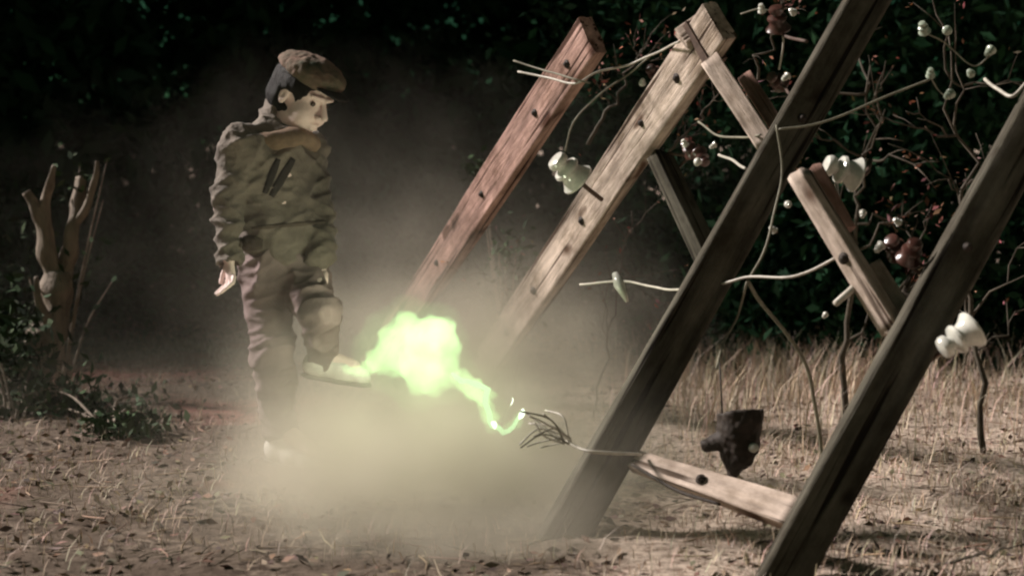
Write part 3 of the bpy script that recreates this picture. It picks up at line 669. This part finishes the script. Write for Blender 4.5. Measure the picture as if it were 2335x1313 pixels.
# ------------------------------------------------------------------ person
PD = 4.72
def S(px, py, dy=0.0): return np.array(P(px, py, PD+dy))
gz0 = gz(S(660, 1050)[0], PD)
person = empty('person', Vector((S(650, 1050)[0], PD, gz0)), 'person in flat cap and olive brown jacket in the smoke, one pale shoe raised', 'person')
off = np.array(person.location)
# head frame
Fd = Vector((0.80, -0.52, -0.46)).normalized(); Up = (Vector((0.30, -0.1, 1))); Up = (Up-Fd*Up.dot(Fd)).normalized(); Rt = Fd.cross(Up)
HC = Vector(S(690, 222, -0.02)); HS = 1.08
HA = np.array([Rt, Fd, Up])              # rows: local axes
def H(x, y, z): return np.array(HC+(Rt*x+Fd*y+Up*z)*HS)
def hr(*r): return [q*HS for q in r]
lo = np.minimum(S(450, 90, -0.55), S(860, 1070, 0.35))-0.05; hi = np.maximum(S(450, 90, -0.55), S(860, 1070, 0.35))+0.05
shR, shL = S(545, 338, -0.10), S(700, 345, 0.10)
elR, wrR = S(512, 468, -0.12), S(522, 588, -0.18)
elL, wrL = S(728, 470, 0.06), S(728, 585, -0.05)
pel = S(640, 585); chest = S(618, 405)
hipR, hipL = S(608, 612, -0.04), S(682, 612, 0.05)
knR, anR = S(622, 800, -0.10), S(640, 975, -0.02)
knL, anL = S(730, 716, -0.20), S(734, 814, -0.08)
toeR = S(712, 1026, -0.12); toeL = S(805, 836, -0.10)
def hand(s, wr, d, side, curl):
    d = Vector(d).normalized(); side = Vector(side); side = (side-d*side.dot(d)).normalized(); pn = d.cross(side)
    w_ = Vector(wr); kn = w_+d*0.062
    s.cone(w_, kn, 0.019, 0.024, 0.012, flat=(pn, 0.62))
    for i, (ofs, ln) in enumerate(((-0.027, 0.050), (-0.009, 0.058), (0.009, 0.055), (0.026, 0.043))):
        b = kn+side*ofs+d*0.004; m1 = b+d*ln*0.45+pn*curl*ln*0.25+side*ofs*0.35; e = m1+d*ln*0.38+pn*curl*ln*0.55
        s.cone(b, m1, 0.0078, 0.0072, 0.003); s.cone(m1, e, 0.0072, 0.006, 0.002)
    t0 = w_+d*0.022-side*0.022; t1 = t0+d*0.026-side*0.018+pn*curl*0.008; t2 = t1+d*0.024-side*0.002+pn*curl*0.010
    s.cone(t0, t1, 0.0105, 0.009, 0.006); s.cone(t1, t2, 0.009, 0.0072, 0.003)
def build_body():
    s = SDF(lo, hi, 0.0046)
    s.ell(H(0, -0.012, 0.036), hr(0.071, 0.090, 0.080), HA); s.ell(H(0, 0.020, -0.044), hr(0.052, 0.062, 0.068), HA, 0.03)
    s.ell(H(0, 0.064, -0.100), hr(0.020, 0.018, 0.016), HA, 0.025)
    for q in (-1, 1):
        s.ell(H(q*0.037, 0.052, -0.036), hr(0.020, 0.028, 0.026), HA, 0.03)
        s.ell(H(q*0.030, 0.090, 0.008), hr(0.017, 0.014, 0.011), HA, 0.012, True)
        s.ell(H(q*0.071, -0.014, -0.010), hr(0.010, 0.016, 0.026), HA, 0.006); s.ell(H(q*0.080, -0.010, -0.006), hr(0.006, 0.009, 0.015), HA, 0.004, True)
        s.cone(H(q*0.012, 0.086, 0.026), H(q*0.048, 0.072, 0.026), 0.008, 0.006, 0.015)
    s.cone(H(0, 0.084, 0.016), H(0, 0.110, -0.024), 0.007, 0.0105, 0.010)
    s.ell(H(0.010, 0.092, -0.032), hr(0.009, 0.010, 0.008), HA, 0.008); s.ell(H(-0.010, 0.092, -0.032), hr(0.009, 0.010, 0.008), HA, 0.008)
    s.ell(H(0, 0.082, -0.056), hr(0.022, 0.010, 0.006), HA, 0.006); s.ell(H(0, 0.081, -0.068), hr(0.019, 0.011, 0.007), HA, 0.006)
    s.ell(H(0, 0.094, -0.062), hr(0.022, 0.006, 0.002), HA, 0.003, True)
    nb = (shR+shL)/2+np.array([0.0, 0, 0.02])
    s.cone(nb, H(0, -0.035, -0.05), 0.058, 0.050, 0.03)
    s.cone(chest, pel, 0.115, 0.10, 0.04); s.cone(shR, shL, 0.05, 0.05, 0.05)
    for a, b, c_ in ((shR, elR, wrR), (shL, elL, wrL)):
        s.cone(a, b, 0.043, 0.034, 0.02); s.cone(b, c_, 0.034, 0.021, 0.015)
    hand(s, wrR, (0.12, -0.15, -1), (0.55, -0.8, 0), 1.0); hand(s, wrL, (0.15, -0.3, -1), (0.6, -0.75, 0), 1.0)
    for a, b, c_, t in ((hipR, knR, anR, toeR), (hipL, knL, anL, toeL)):
        s.cone(a, b, 0.07, 0.05, 0.04); s.cone(b, c_, 0.048, 0.032, 0.02); s.cone(c_, t, 0.032, 0.024, 0.02)
    V, Q = s.mesh(); return smooth_obj(big_mesh('body', V-off, Q, M['skin'], parent=person))
body = build_body()
for q in (-1, 1):
    e = H(q*0.030, 0.0715, 0.003)-off
    lathe('eye', [(0.001, -0.0085), (0.007, -0.005), (0.009, 0), (0.007, 0.006), (0.001, 0.009)], M['eye'], person, n=14, mtx=Matrix.Translation(Vector(e)))
# hair: cap of locks round the back and sides
s = SDF(np.array(HC)-0.17, np.array(HC)+0.17, 0.005)
s.ell(H(0, -0.020, 0.036), hr(0.086, 0.098, 0.090), HA)
s.ell(H(0, -0.045, -0.020), hr(0.082, 0.068, 0.060), HA, 0.03)
s.ell(H(0, 0.095, -0.015), hr(0.072, 0.075, 0.075), HA, 0.01, True)
s.cone(H(-0.11, 0.0, -0.014), H(0.11, 0.0, -0.014), 0.026, 0.026, 0.01, sub=True)
V, Q = s.mesh(); hair = smooth_obj(big_mesh('hair', V-off, Q, M['hair'], parent=person))
displace(hair, lambda v: 0.006*mnoise.noise(Vector((v.x*60, v.y*60, v.z*14))))
# cap with band and peak
s = SDF(np.array(HC)-0.2, np.array(HC)+0.2, 0.005)
s.ell(H(0, -0.012, 0.078), hr(0.096, 0.108, 0.052), HA); s.ell(H(0, 0.030, 0.078), hr(0.080, 0.080, 0.040), HA, 0.04)
s.plane(H(0, 0, 0.062), -(np.array(Up)*0.97+np.array(Fd)*0.18))
V, Q = s.mesh(); cap = smooth_obj(big_mesh('cap', V-off, Q, M['cap'], parent=person))
displace(cap, lambda v: 0.007*mnoise.noise(v*26)+0.003*mnoise.noise(v*70))
s = SDF(np.array(HC)-0.2, np.array(HC)+0.22, 0.0045)
s.ell(H(0, -0.004, 0.060), hr(0.088, 0.102, 0.018), HA)
V, Q = s.mesh(); smooth_obj(big_mesh('cap_band', V-off, Q, M['cap_dark'], parent=cap))
s = SDF(np.array(HC)-0.2, np.array(HC)+0.24, 0.004)
pk = (Fd*0.98-Up*0.12).normalized(); pku = (Up-pk*Up.dot(pk)).normalized(); pkr = pk.cross(pku); PA = np.array([pkr, pk, pku])
s.ell(H(0, 0.098, 0.056), hr(0.064, 0.054, 0.008), PA)
V, Q = s.mesh(); smooth_obj(big_mesh('peak', V-off, Q, M['cap_dark'], parent=cap))

def fold(amp, sc_, stretch=(1, 1, 1), seed=0, tilt=0.0):
    ct, st_ = math.cos(tilt), math.sin(tilt)
    def f(v):
        x, z = v.x*ct-v.z*st_, v.x*st_+v.z*ct
        p = Vector((x*stretch[0], v.y*stretch[1], z*stretch[2]))*sc_+Vector((seed, 0, 0))
        return amp*max(0.0, 1-2.4*abs(mnoise.noise(p)))**1.6
    return f
s = SDF(lo, hi, 0.0065)
sd = (shL-shR)/np.linalg.norm(shL-shR); fwd = np.array([0.6, -0.8, 0])
TA = np.array([sd, np.cross(np.array([0, 0, 1]), sd), [0, 0, 1]])
s.ell(chest+np.array([0, 0, 0.0]), (0.150, 0.118, 0.185), TA); s.ell(pel+np.array([0, 0, 0.075]), (0.135, 0.115, 0.16), TA, 0.05)
s.cone(shR+np.array([0, 0, 0.0]), shL, 0.058, 0.058, 0.05); nb = (shR+shL)/2
s.cone(nb, H(0, -0.030, -0.085), 0.085, 0.070, 0.04)
for a, b, c_ in ((shR, elR, wrR), (shL, elL, wrL)):
    s.cone(a, b, 0.062, 0.050, 0.03); s.cone(b, c_+(c_-b)*0.04, 0.051, 0.040, 0.02)
s.plane(pel+np.array([0, 0, -0.08]), (0.05, 0, -1))
s.ell(H(0, 0.02, -0.035), hr(0.075, 0.085, 0.085), HA, 0.01, True)
s.ell(wrR+np.array([0, -0.01, -0.045]), (0.04, 0.04, 0.05), None, 0.0, True)
V, Q = s.mesh(); jacket = smooth_obj(big_mesh('jacket', V-off, Q, M['jacket'], parent=person))
f1 = fold(0.016, 6.5, (0.8, 0.8, 2.0), 3, 0.5); f2 = fold(0.011, 8, (0.7, 0.7, 2.4), 8, -0.6); f4 = fold(0.005, 22, (1, 1, 1.6), 5, 0.2)
displace(jacket, lambda v: f1(v)+f2(v)+f4(v)-0.008+0.006*mnoise.noise(v*6))
# collar: a folded ring round the neck
cc = (nb*0.5+H(0, -0.03, -0.085)*0.5)+np.array([0.012, -0.01, -0.02])
ring = []
for i in range(26):
    a = 2*math.pi*i/26; ring.append(cc-off+sd*math.cos(a)*0.098+np.cross([0, 0, 1], sd)*math.sin(a)*0.092+np.array([0.0, 0, 0.008*math.sin(3*a)]))
V, Fc = [], []
ring = [Vector(r) for r in ring]+[Vector(ring[0])]
tube('collar', ring, [0.031+0.007*mnoise.noise(r*30) for r in ring], M['collar'], jacket, n=10, jitter=0.4)
# things laid on the jacket: two dark chest stripes, waistband
jme = jacket.data; bvh = BVHTree.FromPolygons([v.co.copy()+Vector(off) for v in jme.vertices], [tuple(p.vertices) for p in jme.polygons])
def on_jacket(name, px0, py0, px1, py1, wpx, m, lift=0.004, parent=jacket, n=14):
    V = []; Fc = []; o0 = Vector((0, 0, CAMH)); dx, dy = px1-px0, py1-py0; ln = math.hypot(dx, dy); nx, ny = -dy/ln, dx/ln
    ok = True
    for i in range(n+1):
        for k in (-1, -0.33, 0.33, 1):
            t = i/n; tw = wpx*(0.55+0.45*math.sin(math.pi*min(1, max(0, t*0.9+0.05))))
            x = px0+dx*t+nx*k*tw/2; y = py0+dy*t+ny*k*tw/2
            d = (P(x, y, 3)-o0).normalized(); h = bvh.ray_cast(o0, d)
            p = h[0]+h[1]*(lift if abs(k) < 0.5 else lift*0.3) if h[0] is not None else (V[-1]+Vector(off) if V else P(x, y, PD-0.1))
            V.append(p-Vector(off))
    for i in range(n):
        for k in range(3): Fc.append((i*4+k, i*4+k+1, i*4+k+5, i*4+k+4))
    o = mesh_from(name, V, Fc, m, parent); sm = o.modifiers.new('thick', 'SOLIDIFY'); sm.thickness = 0.003; sm.offset = 0
    return o
on_jacket('chest_stripe', 604, 440, 634, 362, 17, M['stripe']); on_jacket('chest_stripe', 618, 448, 668, 362, 19, M['stripe'])
on_jacket('pocket_flap', 545, 552, 600, 556, 34, M['trim'], 0.004); on_jacket('waist_band', 575, 520, 742, 506, 9, M['trim'], 0.002, n=30)
# trousers
s = SDF(lo, hi, 0.0065)
s.ell(pel+np.array([0, 0, -0.02]), (0.115, 0.10, 0.10), TA)
for a, b, c_ in ((hipR, knR, anR), (hipL, knL, anL)):
    s.cone(a, b, 0.084, 0.064, 0.04); s.cone(b, c_, 0.063, 0.052, 0.03)
s.ell(anR+np.array([0.0, 0, -0.075]), (0.08, 0.08, 0.05), None, 0.0, True)
V, Q = s.mesh(); tr = smooth_obj(big_mesh('trousers', V-off, Q, M['trouser'], parent=person))
f3 = fold(0.014, 7, (1.6, 1.6, 1.0), 13, 0.35); f5 = fold(0.009, 10, (0.8, 0.8, 2.2), 17, -0.3); displace(tr, lambda v: f3(v)+f5(v)-0.006)
# shoes
def shoe(an, toe, lift):
    an = np.array(an); toe = np.array(toe); d = toe-an; d[2] = lift; d /= np.linalg.norm(d); up = np.array([0, 0, 1.0])-d*d[2]; up /= np.linalg.norm(up)
    A_ = np.array([np.cross(d, up), d, up]); heel = an-d*0.025; heel = heel+up*0.0
    base = heel-up*0.05
    s = SDF(an-0.25, an+0.25, 0.005)
    s.cone(base+d*0.0+up*0.02, base+d*0.10+up*0.012, 0.036, 0.038, 0.02); s.cone(base+d*0.10+up*0.012, base+d*0.165+up*0.006, 0.038, 0.032, 0.02)
    s.cone(an+up*0.02, an-up*0.03, 0.042, 0.04, 0.03)
    s.plane(base-up*0.012, -up)
    V, Q = s.mesh(); o = smooth_obj(big_mesh('shoe', V-off, Q, M['shoe'], parent=person)); displace(o, lambda v: 0.002*mnoise.noise(v*50))
    s = SDF(an-0.25, an+0.25, 0.0045)
    s.cone(base-up*0.016, base+d*0.10-up*0.016, 0.038, 0.041, 0.01, flat=(up, 0.28)); s.cone(base+d*0.10-up*0.016, base+d*0.17-up*0.016, 0.041, 0.034, 0.01, flat=(up, 0.28))
    V, Q = s.mesh(); smooth_obj(big_mesh('sole', V-off, Q, M['sole'], parent=o))
    for i in range(3):
        p = base+d*(0.045+0.022*i)+up*(0.052-0.007*i)-off
        tube('lace', [Vector(p-A_[0]*0.02), Vector(p+up*0.004), Vector(p+A_[0]*0.02)], 0.003, M['ceramic'], o, n=6)
anR2 = anR.copy(); anR2[2] = gz0+0.076
shoe(anR2, toeR, -0.02); shoe(anL, toeL, -0.015)

# ------------------------------------------------------------------ green electric flash
fl = P(950, 815, 4.05)
def emis(name, col, st, vol=False):
    m = bpy.data.materials.new(name); m.use_nodes = True; n = m.node_tree.nodes; l = m.node_tree.links; n.remove(n['Principled BSDF'])
    e = n.new('ShaderNodeEmission'); e.inputs[0].default_value = (*col, 1); e.inputs[1].default_value = st
    l.new(e.outputs[0], n['Material Output'].inputs['Volume' if vol else 'Surface']); return m
M['flash'] = emis('green_arc_light', (0.50, 1.0, 0.36), 6.8, True)
M['halo'] = emis('green_arc_halo', (0.45, 1.0, 0.32), 0.45, True)
M['spark'] = emis('white_green_spark', (0.85, 1.0, 0.72), 1.6)
s = SDF(np.array(fl)-0.42, np.array(fl)+0.42, 0.009)
def fb(px, py, dy, r, k=0.025): s.ell(np.array(P(px, py, 4.05+dy)), (r*1.05, r*0.8, r), None, k)
for px, py, r in ((890, 770, .040), (925, 760, .055), (965, 770, .058), (1005, 765, .052), (1022, 745, .030), (1020, 800, .040), (1012, 845, .046), (960, 835, .060), (910, 820, .055), (960, 875, .032), (995, 880, .030), (860, 815, .036), (835, 838, .028), (808, 842, .017), (925, 735, .030), (985, 735, .026), (1050, 868, .034), (1075, 882, .032), (1098, 892, .030), (1112, 905, .027), (1112, 925, .026), (1116, 948, .026), (1124, 968, .024), (1148, 984, .014), (1168, 972, .016), (1184, 950, .019), (790, 846, .020)):
    fb(px, py, random.uniform(-.05, .05), r)
V, Q = s.mesh(); flash = empty('electric_flash', fl, 'bright green electric flash bursting above the smoke', 'flash')
fo = smooth_obj(big_mesh('glow', V-np.array(fl), Q, M['flash'], parent=flash))
displace(fo, lambda v: 0.013*mnoise.noise(v*16)+0.012*mnoise.noise(v*34)+0.006*mnoise.noise(v*70))
s = SDF(np.array(fl)-0.46, np.array(fl)+0.46, 0.014)
for px, py, r in ((930, 780, .13), (990, 800, .12), (960, 850, .11), (870, 825, .08), (1070, 880, .06), (1115, 940, .05)): s.ell(np.array(P(px, py, 4.05)), (r, r*0.8, r), None, 0.06)
V, Q = s.mesh(); ho = smooth_obj(big_mesh('halo', V-np.array(fl), Q, M['halo'], parent=flash)); displace(ho, lambda v: 0.03*mnoise.noise(v*9)+0.015*mnoise.noise(v*22))
ld = bpy.data.lights.new('flash_light', 'POINT'); lo_ = bpy.data.objects.new('flash_light', ld); C.objects.link(lo_); lo_.parent = flash
lo_.location = P(905, 740, 4.22)-fl; ld.energy = 4.2; ld.color = (0.95, 1.0, 0.72); ld.shadow_soft_size = 0.10
bolt_pts = [(1030, 850), (1052, 868), (1086, 876), (1112, 888), (1106, 918), (1116, 945), (1122, 970), (1148, 986), (1170, 972), (1190, 940)]
bq = []
for (x0, y0), (x1, y1) in zip(bolt_pts[:-1], bolt_pts[1:]):
    for t in (0, 0.5): bq.append(P(x0+(x1-x0)*t+random.uniform(-4, 4)*t*2, y0+(y1-y0)*t+random.uniform(-4, 4)*t*2, 4.0)-fl)
bq.append(P(*bolt_pts[-1], 4.0)-fl)
M['bolt'] = emis('green_white_bolt', (0.62, 1.0, 0.48), 0.85)
tube('bolt', bq, [0.004+0.007*abs(mnoise.noise(Vector((i*0.7, 1, 0))))+0.004*math.sin(math.pi*i/len(bq)) for i in range(len(bq))], M['bolt'], flash, n=7, jitter=0.4)
for px, py, dx, dy, r, lab in ((1124, 970, 4, 8, .007, 'white spark at the lower tip of the green flash'), (1188, 943, 4, -12, .007, 'white spark nearest the frayed cable end'), (1166, 915, 2, -10, .0015, 'tiny spark above the frayed cable')):
    a = P(px-dx, py-dy, 3.95); b = P(px+dx, py+dy, 3.95)
    o = tube('spark', [p-a for p in catmull([a, a.lerp(b, 0.5)+Vector((0.004, 0, 0.003)), b], 4)], [r*0.3, r*0.7, r, r*1.1, r*1.0, r*0.9, r*0.8, r*0.5, r*0.15], M['spark'], None, n=8, jitter=0.4)
    o.location = a; tag(o, lab, 'spark', 'sparks of the flash')

# ------------------------------------------------------------------ smoke: a voxel cloud computed from soft puffs and noise
puffs = [  # px, py, depth, rx, ry, rz, density
    (1070, 1150, 4.1, .46, .55, .27, 5.5), (900, 1140, 4.25, .42, .55, .24, 4.0), (1000, 1000, 4.6, .38, .40, .22, 1.8), (770, 1060, 4.75, .26, .4, .15, 1.3),
    (745, 780, 5.0, .20, .4, .28, 0.7), (1010, 740, 5.5, .44, .6, .28, 1.3), (900, 580, 5.9, .5, .6, .38, .15), (480, 900, 6.0, 1.1, 0.9, .24, .16),
    (560, 680, 6.8, 1.2, 0.9, .45, .06), (1260, 800, 5.9, .46, .7, .36, .6), (1170, 900, 4.9, .28, .5, .30, 1.5), (640, 1190, 4.0, .5, .5, .12, .4), (1000, 1250, 3.65, .40, .42, .18, 5.0), (840, 1240, 3.7, .36, .4, .12, 1.8),
    (670, 900, 4.4, .26, .25, .30, 0.75), (620, 520, 4.3, .35, .30, .45, .10), (1140, 1080, 4.0, .24, .35, .22, 1.4), (700, 520, 7.2, 2.0, .8, .8, .055), (1000, 430, 7.2, 1.3, .7, .55, .07)]
def smoke():
    lo_s = Vector((-2.9, 3.3, -0.03)); hi_s = Vector((1.3, 8.3, 2.4))
    ng = bpy.data.node_groups.new('smoke_cloud', 'GeometryNodeTree'); N = ng.nodes; L = ng.links
    ng.interface.new_socket('Geometry', in_out='OUTPUT', socket_type='NodeSocketGeometry')
    out = N.new('NodeGroupOutput'); vc = N.new('GeometryNodeVolumeCube'); pos = N.new('GeometryNodeInputPosition')
    def vm(op, a, b=None):
        x = N.new('ShaderNodeVectorMath'); x.operation = op
        for i, q in enumerate((a, b)):
            if q is None: continue
            if hasattr(q, 'links') or hasattr(q, 'is_linked'): L.new(q, x.inputs[i])
            else: x.inputs[i].default_value = q
        return x
    def mth(op, a, b=None):
        x = N.new('ShaderNodeMath'); x.operation = op
        for i, q in enumerate((a, b)):
            if q is None: continue
            if isinstance(q, (int, float)): x.inputs[i].default_value = q
            else: L.new(q, x.inputs[i])
        return x.outputs[0]
    def nzv(scale, det):
        t = N.new('ShaderNodeTexNoise'); t.inputs['Scale'].default_value = scale; t.inputs['Detail'].default_value = det
        L.new(pos.outputs[0], t.inputs['Vector']); return t
    wn = nzv(2.2, 3); wv = vm('SUBTRACT', wn.outputs['Color'], (0.5, 0.5, 0.5)); ws = N.new('ShaderNodeVectorMath'); ws.operation = 'SCALE'
    L.new(wv.outputs[0], ws.inputs[0]); ws.inputs['Scale'].default_value = 0.55
    wp = vm('ADD', pos.outputs[0], ws.outputs[0]).outputs[0]
    tot = None
    for px, py, d, rx, ry, rz, den in puffs:
        c_ = P(px, py, d); q = vm('SUBTRACT', wp, tuple(c_)).outputs[0]; q = vm('MULTIPLY', q, (1/rx, 1/ry, 1/rz)).outputs[0]
        ln = vm('LENGTH', q).outputs['Value']; e = mth('EXPONENT', mth('MULTIPLY', mth('MULTIPLY', ln, ln), -1.3)); e = mth('MULTIPLY', e, den)
        tot = e if tot is None else mth('ADD', tot, e)
    n2 = nzv(4.0, 6).outputs[0]; n2 = mth('MAXIMUM', mth('SUBTRACT', mth('MULTIPLY', n2, 4.4), 1.3), 0.08)
    tot = mth('MULTIPLY', tot, n2)
    tot = mth('MAXIMUM', mth('SUBTRACT', tot, 0.012), 0.0)
    L.new(tot, vc.inputs['Density']); vc.inputs['Background'].default_value = 0
    vc.inputs['Min'].default_value = lo_s; vc.inputs['Max'].default_value = hi_s
    for k, v in zip('XYZ', (116, 138, 68)): vc.inputs['Resolution '+k].default_value = v
    m = bpy.data.materials.new('smoke'); m.use_nodes = True; n = m.node_tree.nodes; n.remove(n['Principled BSDF'])
    pv = n.new('ShaderNodeVolumePrincipled'); pv.inputs['Color'].default_value = (0.73, 0.685, 0.575, 1); pv.inputs['Density'].default_value = 1.0; pv.inputs['Anisotropy'].default_value = 0.1
    m.node_tree.links.new(pv.outputs[0], n['Material Output'].inputs['Volume'])
    sm = N.new('GeometryNodeSetMaterial'); sm.inputs['Material'].default_value = m
    L.new(vc.outputs[0], sm.inputs[0]); L.new(sm.outputs[0], out.inputs[0])
    me = bpy.data.meshes.new('smoke'); o = link_mesh('smoke', me, m); md = o.modifiers.new('cloud', 'NODES'); md.node_group = ng
    pass
    return tag(o, 'pale smoke drifting low round the figure and the flash', 'smoke', kind='stuff')
smoke()
